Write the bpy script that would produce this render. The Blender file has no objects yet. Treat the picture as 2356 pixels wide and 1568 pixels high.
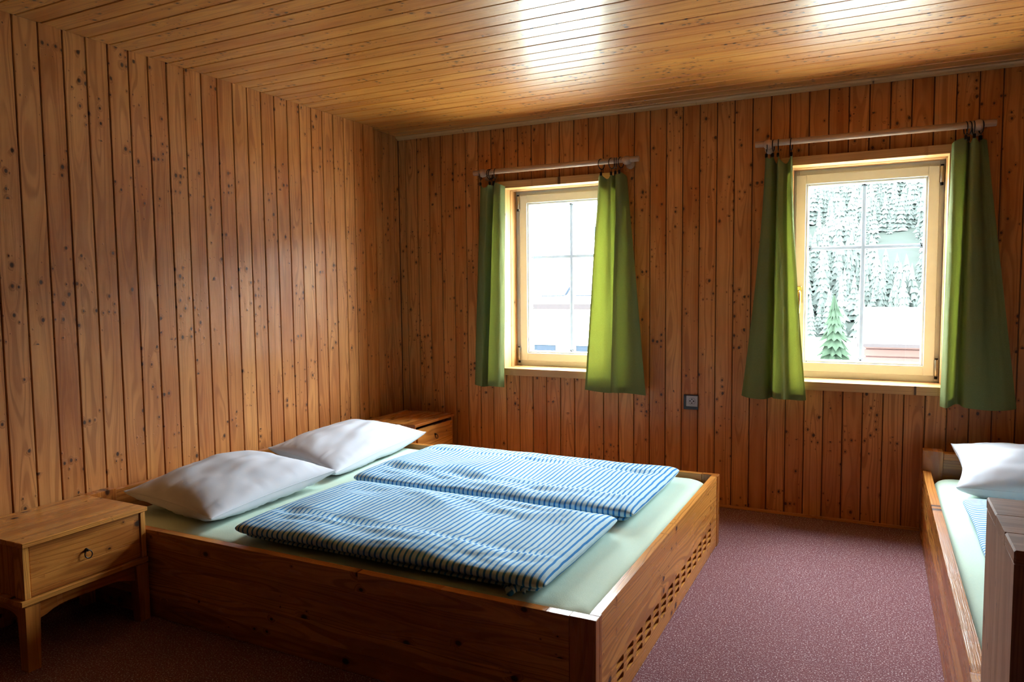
import bpy, math, random
from mathutils import Vector, Matrix, noise

# ------------------------------------------------------------------ camera, sky, exposure
scene = bpy.context.scene
COL = scene.collection
R = random.Random(7)

CAM = Vector((2.7266, -1.6433, 1.1730))
YAW, PITCH, ROLL, FPX = 0.463759, 0.071261, -0.009852, 1682.5
fwd = Vector((-math.sin(YAW) * math.cos(PITCH), math.cos(YAW) * math.cos(PITCH), -math.sin(PITCH)))
rgt = Vector((math.cos(YAW), math.sin(YAW), 0.0))
upv = rgt.cross(fwd)
rr = rgt * math.cos(ROLL) + upv * math.sin(ROLL)
uu = upv * math.cos(ROLL) - rgt * math.sin(ROLL)
cd = bpy.data.cameras.new('camera')
cd.sensor_fit = 'HORIZONTAL'
cd.sensor_width = 36.0
cd.lens = FPX / 2356.0 * 36.0
cd.clip_start = 0.05
cd.clip_end = 1000
cam = bpy.data.objects.new('camera', cd)
COL.objects.link(cam)
M3 = Matrix((rr, uu, -fwd)).transposed()
cam.matrix_world = Matrix.Translation(CAM) @ M3.to_4x4()
scene.camera = cam

scene.view_settings.view_transform = 'Standard'
scene.view_settings.look = 'None'
scene.view_settings.gamma = 1.0
scene.view_settings.use_curve_mapping = False
scene.view_settings.exposure = 3.7
scene.cycles.max_bounces = 4
scene.cycles.diffuse_bounces = 2
scene.cycles.glossy_bounces = 2
scene.cycles.adaptive_threshold = 0.05

# even bright haze: the same pale sky in every direction
world = bpy.data.worlds.new('sky')
scene.world = world
world.use_nodes = True
bgn = world.node_tree.nodes['Background']
bgn.inputs['Color'].default_value = (0.83, 0.92, 1.0, 1)
bgn.inputs['Strength'].default_value = 5.0

# ------------------------------------------------------------------ measures (metres)
D = 2.2866        # back wall
H = 2.1452        # ceiling
XR = 4.25         # right wall
YB = -5.0        # unseen wall behind the camera, set far back to weaken bounced light
YP = -2.1         # boards are laid one by one from here to the window wall
PW = 0.0887       # panelling board width
GAP = 0.0042      # open joint
STEP_Y = 1.975    # left wall steps back here
STEP_X = -0.041
OPEN = [(0.725, 1.403), (2.325, 3.003)]   # window openings
WZ0, WZ1 = 0.697, 1.765
CAS = 0.042       # casing board thickness
L1, BY0, BY1, HB = 2.10, 0.0734, 1.7110, 0.3227

for i, (a, b) in enumerate(OPEN):          # sky portals: only guide the sampling of the daylight, give no light
    ld = bpy.data.lights.new('window_daylight_portal', 'AREA')
    ld.shape = 'RECTANGLE'; ld.size = b - a; ld.size_y = WZ1 - WZ0
    ld.cycles.is_portal = True
    lo = bpy.data.objects.new('window_daylight_portal', ld)
    lo.location = ((a + b) / 2, D + 0.245, (WZ0 + WZ1) / 2)
    lo.rotation_euler = (math.radians(-90), 0, 0)
    COL.objects.link(lo)

# ------------------------------------------------------------------ materials
def new_mat(name):
    m = bpy.data.materials.new(name)
    m.use_nodes = True
    nt = m.node_tree
    return m, nt, nt.nodes['Principled BSDF']

class NT:
    """short hand for building node trees"""
    def __init__(s, nt): s.nt = nt; s.n = nt.nodes; s.l = nt.links
    def node(s, t, **kw):
        n = s.n.new(t)
        for k, v in kw.items(): setattr(n, k, v)
        return n
    def put(s, sock, v):
        if hasattr(v, 'links') or isinstance(v, bpy.types.NodeSocket): s.l.new(v, sock)
        else: sock.default_value = v
    def math(s, op, a, b=None, c=None, clamp=False):
        n = s.node('ShaderNodeMath', operation=op); n.use_clamp = clamp
        s.put(n.inputs[0], a)
        if b is not None: s.put(n.inputs[1], b)
        if c is not None: s.put(n.inputs[2], c)
        return n.outputs[0]
    def comb(s, x, y, z):
        n = s.node('ShaderNodeCombineXYZ')
        s.put(n.inputs[0], x); s.put(n.inputs[1], y); s.put(n.inputs[2], z)
        return n.outputs[0]
    def noise(s, vec, scale=1.0, detail=2.0, rough=0.5, dim='3D', w=None):
        n = s.node('ShaderNodeTexNoise', noise_dimensions=dim)
        if vec is not None: s.l.new(vec, n.inputs['Vector'])
        if w is not None: s.put(n.inputs['W'], w)
        n.inputs['Scale'].default_value = scale
        n.inputs['Detail'].default_value = detail
        n.inputs['Roughness'].default_value = rough
        return n.outputs[0]
    def step(s, v, a, b, lo=0.0, hi=1.0):
        n = s.node('ShaderNodeMapRange', interpolation_type='SMOOTHSTEP')
        s.put(n.inputs[0], v); s.put(n.inputs[1], a); s.put(n.inputs[2], b)
        s.put(n.inputs[3], lo); s.put(n.inputs[4], hi)
        return n.outputs[0]
    def mix(s, f, a, b, blend='MIX'):
        n = s.node('ShaderNodeMix', data_type='RGBA', blend_type=blend)
        s.put(n.inputs[0], f)
        for sock, v in ((n.inputs[6], a), (n.inputs[7], b)):
            if isinstance(v, tuple): sock.default_value = (*v, 1)
            else: s.l.new(v, sock)
        return n.outputs[2]
    def bump(s, h, strength, dist):
        n = s.node('ShaderNodeBump')
        n.inputs['Strength'].default_value = strength
        n.inputs['Distance'].default_value = dist
        s.l.new(h, n.inputs['Height'])
        return n.outputs[0]

def wood_mat(name, light, mid, dark, rough=0.3, knots=0.5, knot_scale=1.0, tone_amt=0.5, ring=0.35, spec=0.5, coat=0.0):
    """solid pine: growth rings round a pith line, fibres, knots.  wc = (along, across, depth), tone = per board"""
    m, nt, bs = new_mat(name)
    g = NT(nt)
    at = g.node('ShaderNodeAttribute', attribute_name='wc')
    tn = g.node('ShaderNodeAttribute', attribute_name='tone')
    tone = tn.outputs['Fac']
    sp = g.node('ShaderNodeSeparateXYZ'); g.l.new(at.outputs['Vector'], sp.inputs[0])
    a, b, c = sp.outputs
    toff = g.math('MULTIPLY', tone, 37.0)
    # knots
    kv = g.comb(g.math('ADD', g.math('MULTIPLY', a, 6.0 * knot_scale), toff), g.math('MULTIPLY', b, 8.2 * knot_scale), 0.0)
    wob = g.noise(g.comb(g.math('MULTIPLY', a, 40), g.math('MULTIPLY', b, 40), toff), 1.0, 1.0)
    vo = g.node('ShaderNodeTexVoronoi', feature='F1', voronoi_dimensions='2D'); g.l.new(kv, vo.inputs['Vector'])
    vo.inputs['Randomness'].default_value = 0.95
    dist = g.math('ADD', vo.outputs['Distance'], g.math('MULTIPLY', g.math('SUBTRACT', wob, 0.5), 0.06))
    vs = g.node('ShaderNodeSeparateColor'); g.l.new(vo.outputs['Color'], vs.inputs[0])
    clus = g.noise(None, 1.0, 1.0, dim='1D', w=g.math('ADD', g.math('MULTIPLY', a, 2.6), toff))
    have = g.math('GREATER_THAN', vs.outputs[0], g.math('SUBTRACT', 1.0, g.math('MULTIPLY', g.step(clus, 0.45, 0.64), knots * 1.8)))
    size = g.math('MULTIPLY_ADD', g.math('POWER', vs.outputs[1], 2.6), 0.27, 0.036)
    core = g.math('MULTIPLY', have, g.step(dist, g.math('MULTIPLY', size, 1.15), g.math('MULTIPLY', size, 0.55)))
    halo = g.math('MULTIPLY', have, g.step(dist, g.math('MULTIPLY', size, 3.2), g.math('MULTIPLY', size, 0.9)))
    # growth rings
    warp = g.noise(g.comb(g.math('MULTIPLY', a, 1.3), g.math('MULTIPLY', b, 7), g.math('ADD', g.math('MULTIPLY', c, 7), toff)), 1.0, 2.0)
    r = g.math('SQRT', g.math('ADD', g.math('POWER', b, 2.0), g.math('POWER', c, 2.0)))
    r = g.math('ADD', r, g.math('MULTIPLY', warp, 0.045))
    r = g.math('ADD', r, g.math('MULTIPLY', halo, 0.010))
    rg = g.noise(None, 1.0, 1.0, 0.6, dim='1D', w=g.math('MULTIPLY', r, 260.0))
    rings = g.step(rg, 0.42, 0.68)
    fib = g.noise(g.comb(g.math('MULTIPLY', a, 9), g.math('MULTIPLY', b, 420), g.math('MULTIPLY', c, 420)), 1.0, 2.0, 0.6)
    blot = g.noise(g.comb(g.math('MULTIPLY', a, 2.2), g.math('MULTIPLY', b, 14), toff), 1.0, 3.0, 0.55)
    t = g.math('ADD', g.math('MULTIPLY', g.math('SUBTRACT', tone, 0.5), tone_amt), g.math('MULTIPLY', g.math('SUBTRACT', blot, 0.5), 1.9))
    t = g.math('ADD', t, g.math('MULTIPLY', g.math('SUBTRACT', fib, 0.5), 0.35))
    t = g.math('ADD', t, 0.42, clamp=True)
    col = g.mix(t, light, mid)
    col = g.mix(g.math('MULTIPLY', rings, ring), col, tuple(x * y for x, y in zip(mid, (0.62, 0.5, 0.42))))
    col = g.mix(g.math('MULTIPLY', halo, 0.42), col, tuple(x * y for x, y in zip(mid, (0.55, 0.42, 0.36))))
    col = g.mix(g.math('MULTIPLY', core, 0.92), col, dark)
    g.l.new(col, bs.inputs['Base Color'])
    g.l.new(g.math('ADD', g.math('MULTIPLY', g.math('SUBTRACT', blot, 0.5), 0.25), rough, clamp=True), bs.inputs['Roughness'])
    bs.inputs['Specular IOR Level'].default_value = spec
    if coat:
        bs.inputs['Coat Weight'].default_value = coat
        bs.inputs['Coat Roughness'].default_value = 0.26
    hgt = g.math('ADD', g.math('MULTIPLY', fib, 0.25), g.math('ADD', g.math('MULTIPLY', blot, 1.6), g.math('MULTIPLY', halo, 0.5)))
    g.l.new(g.bump(hgt, 0.35, 0.004), bs.inputs['Normal'])
    return m

def plain(name, col, rough=0.5, metal=0.0, spec=0.5, bump=None):
    m, nt, bs = new_mat(name)
    bs.inputs['Base Color'].default_value = (*col, 1)
    bs.inputs['Roughness'].default_value = rough
    bs.inputs['Metallic'].default_value = metal
    bs.inputs['Specular IOR Level'].default_value = spec
    g = NT(nt)
    tc = g.node('ShaderNodeTexCoord')
    nz = g.noise(tc.outputs['Object'], bump[0] if bump else 30.0, 2.0)
    g.l.new(g.mix(0.12, col, g.mix(nz, tuple(x * 0.6 for x in col), tuple(min(1, x * 1.25) for x in col))), bs.inputs['Base Color'])
    if bump: g.l.new(g.bump(nz, bump[1], bump[2]), bs.inputs['Normal'])
    return m

MW = wood_mat('pine_wall', (0.74, 0.315, 0.090), (0.50, 0.150, 0.025), (0.05, 0.022, 0.010), rough=0.42, knots=0.28, tone_amt=0.6, spec=0.42, ring=0.5)
MC = wood_mat('pine_ceiling', (0.82, 0.34, 0.062), (0.58, 0.170, 0.020), (0.07, 0.028, 0.010), rough=0.40, knots=0.40, tone_amt=0.5, spec=0.6, coat=0.6)
MF = wood_mat('pine_furniture', (0.84, 0.36, 0.078), (0.40, 0.108, 0.015), (0.035, 0.011, 0.005), rough=0.27, knots=0.20, knot_scale=0.6, tone_amt=0.9, ring=0.5)
MT = wood_mat('pine_trim', (0.74, 0.42, 0.17), (0.62, 0.31, 0.10), (0.10, 0.04, 0.015), rough=0.38, knots=0.12, tone_amt=0.3, ring=0.3)
MCAB = wood_mat('brown_cabinet', (0.46, 0.225, 0.115), (0.31, 0.135, 0.065), (0.05, 0.022, 0.012), rough=0.55, knots=0.15, tone_amt=0.4, ring=0.5, spec=0.35)
MROD = wood_mat('beech_rod', (0.62, 0.42, 0.28), (0.52, 0.32, 0.19), (0.3, 0.16, 0.08), rough=0.35, knots=0.0, tone_amt=0.2, ring=0.3)
MDARK = plain('wood_backing', (0.16, 0.06, 0.022), 0.7)  # also left bare behind the camera, where its darkness cuts bounced light
MPLASTER = plain('outer_plaster', (0.75, 0.74, 0.70), 0.9, bump=(60, 0.3, 0.004))
MCREAM = plain('cream_paint', (0.85, 0.91, 0.90), 0.30)
MBLACK = plain('black_iron', (0.012, 0.011, 0.011), 0.32, 0.6)
MSTEEL = plain('hinge_steel', (0.42, 0.40, 0.36), 0.28, 1.0)
MBRASS = plain('brass', (0.72, 0.47, 0.16), 0.18, 1.0)
MBROWN = plain('brown_plastic', (0.022, 0.012, 0.010), 0.35)
MGREY = plain('grey_plastic', (0.50, 0.50, 0.54), 0.4)
MMUNT = plain('pale_grey_bar', (0.34, 0.36, 0.40), 0.6)
MWHITE = plain('pillow_cotton', (0.72, 0.745, 0.83), 0.85, spec=0.2, bump=(500, 0.08, 0.001))

def sheet_mat():
    m, nt, bs = new_mat('mint_jersey_sheet')
    g = NT(nt)
    tc = g.node('ShaderNodeTexCoord')
    n1 = g.noise(tc.outputs['Object'], 260, 2)
    n2 = g.noise(tc.outputs['Object'], 9, 2)
    g.l.new(g.mix(n1, (0.62, 0.80, 0.66), (0.74, 0.89, 0.76)), bs.inputs['Base Color'])
    bs.inputs['Roughness'].default_value = 0.9
    bs.inputs['Specular IOR Level'].default_value = 0.15
    g.l.new(g.bump(g.math('ADD', g.math('MULTIPLY', n1, 0.25), n2), 0.25, 0.006), bs.inputs['Normal'])
    return m
MSHEET = sheet_mat()

def stripe_mat():
    m, nt, bs = new_mat('blue_striped_cotton')
    g = NT(nt)
    at = g.node('ShaderNodeAttribute', attribute_name='wc')
    sp = g.node('ShaderNodeSeparateXYZ'); g.l.new(at.outputs['Vector'], sp.inputs[0])
    tc = g.node('ShaderNodeTexCoord')
    wv = g.noise(tc.outputs['Object'], 14, 1)
    s = g.math('ADD', sp.outputs[0], g.math('MULTIPLY', g.math('SUBTRACT', wv, 0.5), 0.006))
    f = g.math('FRACT', g.math('DIVIDE', s, 0.0212))
    d = g.math('ABSOLUTE', g.math('SUBTRACT', f, 0.5))
    line = g.step(d, 0.20, 0.15)
    n1 = g.noise(tc.outputs['Object'], 400, 1)
    base = g.mix(n1, (0.54, 0.79, 0.92), (0.68, 0.88, 0.96))
    g.l.new(g.mix(line, base, (0.028, 0.25, 0.65)), bs.inputs['Base Color'])
    bs.inputs['Roughness'].default_value = 0.85
    bs.inputs['Specular IOR Level'].default_value = 0.2
    n3 = g.noise(tc.outputs['Object'], 22, 3, 0.6)
    g.l.new(g.bump(n3, 0.35, 0.008), bs.inputs['Normal'])
    return m
MSTRIPE = stripe_mat()

def curtain_mat():
    m, nt, bs = new_mat('green_curtain_cloth')
    g = NT(nt)
    tc = g.node('ShaderNodeTexCoord')
    n1 = g.noise(tc.outputs['Object'], 330, 2)
    col = g.mix(n1, (0.145, 0.172, 0.058), (0.215, 0.245, 0.088))
    g.l.new(col, bs.inputs['Base Color'])
    bs.inputs['Roughness'].default_value = 0.8
    bs.inputs['Specular IOR Level'].default_value = 0.2
    tr = g.node('ShaderNodeBsdfTranslucent')
    g.l.new(g.mix(n1, (0.27, 0.31, 0.030), (0.44, 0.48, 0.06)), tr.inputs['Color'])
    mx = g.node('ShaderNodeMixShader'); mx.inputs[0].default_value = 0.10
    g.l.new(bs.outputs[0], mx.inputs[1]); g.l.new(tr.outputs[0], mx.inputs[2])
    out = [n for n in nt.nodes if n.type == 'OUTPUT_MATERIAL'][0]
    g.l.new(mx.outputs[0], out.inputs['Surface'])
    g.l.new(g.bump(n1, 0.3, 0.002), bs.inputs['Normal'])
    return m
MCURT = curtain_mat()

def carpet_mat():
    m, nt, bs = new_mat('mauve_speckled_carpet')
    g = NT(nt)
    tc = g.node('ShaderNodeTexCoord')
    o = tc.outputs['Object']
    n1 = g.noise(o, 300, 2, 0.6)
    n2 = g.noise(o, 190, 2, 0.65)
    n3 = g.noise(o, 2.2, 2)
    col = g.mix(g.step(n1, 0.36, 0.62), (0.17, 0.055, 0.062), (0.36, 0.165, 0.185))
    col = g.mix(g.step(n2, 0.57, 0.63), col, (0.78, 0.62, 0.64))
    col = g.mix(g.step(n2, 0.36, 0.28), col, (0.09, 0.03, 0.035))
    col = g.mix(g.math('MULTIPLY', n3, 0.25), col, (0.22, 0.09, 0.10))
    g.l.new(col, bs.inputs['Base Color'])
    bs.inputs['Roughness'].default_value = 0.95
    bs.inputs['Specular IOR Level'].default_value = 0.1
    g.l.new(g.bump(n1, 0.6, 0.006), bs.inputs['Normal'])
    return m
MCARPET = carpet_mat()

def glass_mat():
    m = bpy.data.materials.new('window_glass'); m.use_nodes = True
    g = NT(m.node_tree); m.node_tree.nodes.clear()
    out = g.node('ShaderNodeOutputMaterial')
    t = g.node('ShaderNodeBsdfTransparent'); t.inputs[0].default_value = (0.96, 0.985, 0.975, 1)
    s = g.node('ShaderNodeBsdfGlossy'); s.inputs['Roughness'].default_value = 0.0
    lw = g.node('ShaderNodeLayerWeight'); fac = g.math('MULTIPLY_ADD', g.math('POWER', lw.outputs['Facing'], 5.0), 0.9, 0.03)
    mx = g.node('ShaderNodeMixShader')
    g.l.new(fac, mx.inputs[0]); g.l.new(t.outputs[0], mx.inputs[1]); g.l.new(s.outputs[0], mx.inputs[2])
    g.l.new(mx.outputs[0], out.inputs['Surface'])
    return m
MGLASS = glass_mat()

# ------------------------------------------------------------------ mesh helpers
def world_loc(o):
    p = o.location.copy()
    while o.parent is not None:
        o = o.parent; p += o.location
    return p

class MB:
    """collects shapes with wood coordinates and links them as ONE mesh object"""
    def __init__(s): s.v = []; s.f = []; s.wc = []; s.tone = []; s.fm = []; s.smooth = []
    def add(s, verts, faces, wc=None, tone=0.5, mi=0, smooth=False):
        o = len(s.v)
        s.v += [tuple(v) for v in verts]
        s.f += [tuple(i + o for i in f) for f in faces]
        s.fm += [mi] * len(faces); s.smooth += [smooth] * len(faces)
        s.wc += wc if wc else [(v[0], v[1], v[2]) for v in verts]
        s.tone += [tone] * len(verts)
        return s
    def box(s, x0, x1, y0, y1, z0, z1, axis='z', across=None, bev=0.0015, tone=None, seed=None, mi=0):
        """chamfered board; axis = grain direction, across = the wide direction"""
        rng = R if seed is None else random.Random(seed)
        b = min(bev, (x1 - x0) / 3, (y1 - y0) / 3, (z1 - z0) / 3)
        lo = (x0, y0, z0); hi = (x1, y1, z1)
        vs = []; idx = {}
        for sx in (0, 1):
            for sy in (0, 1):
                for sz in (0, 1):
                    for k in range(3):
                        p = []
                        for d, sgn in enumerate((sx, sy, sz)):
                            e = hi[d] if sgn else lo[d]
                            if d != k: e += -b if sgn else b
                            p.append(e)
                        idx[(sx, sy, sz, k)] = len(vs); vs.append(tuple(p))
        fs = []
        for k in range(3):
            i, j = (k + 1) % 3, (k + 2) % 3
            for sg in (0, 1):
                q = []
                for (si, sj) in ((0, 0), (1, 0), (1, 1), (0, 1)):
                    t = [0, 0, 0]; t[k] = sg; t[i] = si; t[j] = sj
                    q.append(idx[(*t, k)])
                fs.append(q if sg else q[::-1])
        if b > 0:
            for k in range(3):           # edges along axis k
                i, j = (k + 1) % 3, (k + 2) % 3
                for si in (0, 1):
                    for sj in (0, 1):
                        def g(e, f):
                            t = [0, 0, 0]; t[k] = e; t[i] = si; t[j] = sj
                            return idx[(*t, f)]
                        q = [g(0, i), g(1, i), g(1, j), g(0, j)]
                        fs.append(q if si == sj else q[::-1])
            for sx in (0, 1):
                for sy in (0, 1):
                    for sz in (0, 1):
                        q = [idx[(sx, sy, sz, 0)], idx[(sx, sy, sz, 1)], idx[(sx, sy, sz, 2)]]
                        fs.append(q if (sx + sy + sz) % 2 else q[::-1])
        A = 'xyz'.index(axis)
        others = [d for d in range(3) if d != A]
        size = [hi[d] - lo[d] for d in range(3)]
        B = 'xyz'.index(across) if across else max(others, key=lambda d: size[d])
        C = [d for d in others if d != B][0]
        off = (rng.uniform(0, 40), rng.uniform(-0.03, 0.03), rng.choice((-1, 1)) * rng.uniform(0.03, 0.11))
        mb, mc = (lo[B] + hi[B]) / 2, (lo[C] + hi[C]) / 2
        wc = [(v[A] + off[0], v[B] - mb + off[1], v[C] - mc + off[2]) for v in vs]
        return s.add(vs, fs, wc, rng.random() if tone is None else tone, mi)
    def tube(s, pts, r, seg=12, closed=False, caps=True, tone=0.5, mi=0, axis=None):
        """round bar along a polyline; r may be a list"""
        n = len(pts); P = [Vector(p) for p in pts]
        rs = r if isinstance(r, (list, tuple)) else [r] * n
        vs = []; wc = []; prev = None; dist = 0
        for i in range(n):
            if closed: t = P[(i + 1) % n] - P[i - 1]
            else: t = P[min(i + 1, n - 1)] - P[max(i - 1, 0)]
            t.normalize()
            if prev is None:
                a = Vector((0, 0, 1)) if abs(t.z) < 0.9 else Vector((1, 0, 0))
                u = t.cross(a).normalized()
            else: u = (prev - t * prev.dot(t)).normalized()
            prev = u; w = t.cross(u)
            if i: dist += (P[i] - P[i - 1]).length
            for k in range(seg):
                an = 2 * math.pi * k / seg
                vs.append(P[i] + (u * math.cos(an) + w * math.sin(an)) * rs[i])
                wc.append((dist + 3.1, math.cos(an) * rs[i] + 0.02, math.sin(an) * rs[i] + 0.05))
        fs = []
        m = n if closed else n - 1
        for i in range(m):
            for k in range(seg):
                a, b2 = i * seg + k, i * seg + (k + 1) % seg
                c, d = ((i + 1) % n) * seg + (k + 1) % seg, ((i + 1) % n) * seg + k
                fs.append((a, b2, c, d))
        if caps and not closed:
            fs.append(tuple(range(seg))[::-1]); fs.append(tuple((n - 1) * seg + k for k in range(seg)))
        return s.add(vs, fs, wc, tone, mi, True)
    def lathe(s, prof, c, axis=(0, 0, 1), seg=20, tone=0.5, mi=0):
        """prof = [(radius, height)] turned round an axis through c"""
        ax = Vector(axis).normalized()
        u = ax.cross(Vector((0, 0, 1)) if abs(ax.z) < 0.9 else Vector((1, 0, 0))).normalized(); w = ax.cross(u)
        vs = []; fs = []
        for (r, h) in prof:
            for k in range(seg):
                an = 2 * math.pi * k / seg
                vs.append(Vector(c) + ax * h + (u * math.cos(an) + w * math.sin(an)) * max(r, 1e-5))
        for i in range(len(prof) - 1):
            for k in range(seg):
                fs.append((i * seg + k, i * seg + (k + 1) % seg, (i + 1) * seg + (k + 1) % seg, (i + 1) * seg + k))
        return s.add(vs, fs, None, tone, mi, True)
    def prism(s, poly, z0, z1, axis='z', grain=(0, 0, 1), tone=None, mi=0):
        """poly in the plane perpendicular to axis (x: (y,z), y: (x,z), z: (x,y))"""
        def P(a, b, h):
            return {'x': (h, a, b), 'y': (a, h, b), 'z': (a, b, h)}[axis]
        n = len(poly)
        vs = [P(a, b, z0) for a, b in poly] + [P(a, b, z1) for a, b in poly]
        fs = [tuple(range(n))[::-1], tuple(range(n, 2 * n))]
        fs += [(i, (i + 1) % n, n + (i + 1) % n, n + i) for i in range(n)]
        gi = max(range(3), key=lambda d: grain[d]); o = [d for d in range(3) if d != gi]
        of = R.uniform(0, 40); wc = [(v[gi] + of, v[o[0]] % 1.0 * 0.5, v[o[1]] % 1.0 * 0.5 + 0.06) for v in vs]
        return s.add(vs, fs, wc, R.random() if tone is None else tone, mi)
    def build(s, name, mat, parent=None, origin=None, recalc=False):
        me = bpy.data.meshes.new(name)
        o = Vector(origin) if origin is not None else Vector((0, 0, 0))
        me.from_pydata([tuple(Vector(v) - o) for v in s.v], [], s.f)
        a = me.attributes.new('wc', 'FLOAT_VECTOR', 'POINT')
        a.data.foreach_set('vector', [c for w in s.wc for c in w])
        t = me.attributes.new('tone', 'FLOAT', 'POINT')
        t.data.foreach_set('value', s.tone)
        for m in (mat if isinstance(mat, (list, tuple)) else [mat]): me.materials.append(m)
        me.polygons.foreach_set('material_index', s.fm)
        me.polygons.foreach_set('use_smooth', s.smooth)
        if recalc:
            import bmesh
            bm = bmesh.new(); bm.from_mesh(me); bmesh.ops.recalc_face_normals(bm, faces=bm.faces); bm.to_mesh(me); bm.free()
        me.update()
        ob = bpy.data.objects.new(name, me)
        COL.objects.link(ob)
        ob.location = o
        if parent is not None:
            ob.parent = parent
            ob.location = o - world_loc(parent)
        return ob

def empty(name, loc):
    o = bpy.data.objects.new(name, None); COL.objects.link(o); o.location = loc
    o.empty_display_size = 0.05
    return o
def tag(o, label=None, cat=None, group=None, kind=None):
    if label: o['label'] = label
    if cat: o['category'] = cat
    if group: o['group'] = group
    if kind: o['kind'] = kind
    return o

# ------------------------------------------------------------------ the room
floor = MB().box(-0.3, XR + 0.2, YB - 0.2, D + 0.3, -0.1, 0.0, bev=0).build('floor', MCARPET)
tag(floor, 'mauve speckled carpet covering the bedroom floor', kind='structure')

def plank(parent, kind, p0, p1, q0, q1, face, sign, mat, chlo=True, chhi=True):
    """one tongue-and-groove board. kind: which wall. p = across range, q = along range, face = front plane, sign = front direction"""
    t = 0.0125; c = 0.0022
    g0 = p0 + GAP / 2; g1 = p1 - GAP / 2
    fr = face + R.uniform(-0.0006, 0.0006)
    bk = fr - sign * t
    # cross-section (across, depth)
    sec = [(g0, bk), (g0, fr - sign * c), (g0 + c, fr), (g1 - c, fr), (g1, fr - sign * c), (g1, bk)]
    def P(a, d, q):
        return {'left': (d, a, q), 'back': (a, d, q), 'ceil': (q, a, d)}[kind]
    n = len(sec); vs = []; wc = []
    off = (R.uniform(0, 50), R.uniform(-0.03, 0.03), R.choice((-1, 1)) * R.uniform(0.03, 0.11))
    mid = (p0 + p1) / 2
    for q in (q0, q1):
        for a, d in sec:
            vs.append(P(a, d, q)); wc.append((q + off[0], a - mid + off[1], (d - fr) + off[2]))
    fs = [(i, (i + 1) % n, n + (i + 1) % n, n + i) for i in range(n)] + [tuple(range(n))[::-1], tuple(range(n, 2 * n))]
    mb = MB().add(vs, fs, wc, R.random())
    ce = P(mid, fr, (q0 + q1) / 2)
    ob = mb.build('plank', mat, parent, origin=ce, recalc=True)
    return ob

# left wall with its step back in the far corner
wl = MB()
wl.box(-0.25, -0.0085, YB - 0.2, STEP_Y - 0.001, -0.1, H + 0.1, bev=0)
wl.box(-0.25, STEP_X - 0.0085, STEP_Y - 0.001, D + 0.3, -0.1, H + 0.1, bev=0)
wall_left = wl.build('wall_left', MDARK)
tag(wall_left, 'left wall of vertical varnished pine boards behind the double bed', kind='structure')
y = 0.017 + PW * math.floor((YP - 0.017) / PW) + PW
while y < STEP_Y - 0.02:
    plank(wall_left, 'left', y, min(y + PW, STEP_Y), 0.002, H, 0.0, 1, MW)
    y += PW
y = STEP_Y
while y < D - 0.01:
    plank(wall_left, 'left', y, min(y + PW * 0.8, D), 0.002, H, STEP_X, 1, MW)
    y += PW * 0.8
MB().box(STEP_X, 0.0, STEP_Y - 0.012, STEP_Y + 0.0005, 0.002, H, axis='z').build('corner_strip', MW, wall_left)

# back wall with two window openings
YO = D + 0.235   # outer face of the wall, just behind the window frames
wb = MB()
cuts = [(-0.25, OPEN[0][0] - CAS), (OPEN[0][1] + CAS, OPEN[1][0] - CAS), (OPEN[1][1] + CAS, XR + 0.2)]
for a, b in cuts: wb.box(a, b, D + 0.0085, YO, -0.1, H + 0.1, bev=0)
for a, b in OPEN:
    wb.box(a - CAS, b + CAS, D + 0.0085, YO, -0.1, WZ0 - CAS, bev=0)
    wb.box(a - CAS, b + CAS, D + 0.0085, YO, WZ1 + CAS, H + 0.1, bev=0)
wall_back = wb.build('wall_back', MDARK)
tag(wall_back, 'back wall of vertical varnished pine boards with two windows', kind='structure')
x = 1.164 + PW * math.ceil((STEP_X - 1.164) / PW) - PW
while x < XR:
    a, b = max(x, STEP_X), min(x + PW, XR)
    if b - a > 0.01:
        hit = None
        for (w0, w1) in OPEN:
            if b > w0 - CAS + 0.001 and a < w1 + CAS - 0.001: hit = (w0 - CAS, w1 + CAS)
        if hit is None:
            plank(wall_back, 'back', a, b, 0.012, H, D, -1, MW)
        else:
            plank(wall_back, 'back', a, b, 0.012, WZ0 - CAS, D, -1, MW)
            plank(wall_back, 'back', a, b, WZ1 + CAS, H, D, -1, MW)
            if a < hit[0] - 0.006: plank(wall_back, 'back', a, hit[0], WZ0 - CAS, WZ1 + CAS, D, -1, MW)
            if b > hit[1] + 0.006: plank(wall_back, 'back', hit[1], b, WZ0 - CAS, WZ1 + CAS, D, -1, MW)
    x += PW

# right wall and the wall behind the camera
wall_right = MB().box(XR, XR + 0.2, YB - 0.2, D + 0.3, -0.1, H + 0.1, bev=0).build('wall_right', MDARK)
tag(wall_right, 'right wall of vertical pine boards', kind='structure')
y = 0.017 + PW * math.floor((YP - 0.017) / PW) + PW
while y < D - 0.01:
    plank(wall_right, 'left', y, min(y + PW, D), 0.002, H, XR - 0.0085, -1, MW)
    y += PW
wall_rear = MB().box(-0.25, XR + 0.2, YB - 0.2, YB, -0.1, H + 0.1, bev=0).build('wall_rear', MDARK)
tag(wall_rear, 'unseen wooden rear wall, made dark and distant to cut bounced light', kind='structure')
# ceiling boards run along the window wall
ceiling = MB().box(-0.25, XR + 0.2, YB - 0.2, D + 0.3, H + 0.0085, H + 0.2, bev=0).build('ceiling', MDARK)
tag(ceiling, 'glossy varnished pine board ceiling', kind='structure')
y = 0.0295 + PW * math.floor((YP - 0.0295) / PW) + PW
while y < D - 0.005:
    plank(ceiling, 'ceil', y, min(y + PW, D), STEP_X if y > STEP_Y else 0.0, XR, H, -1, MC)
    y += PW

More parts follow.
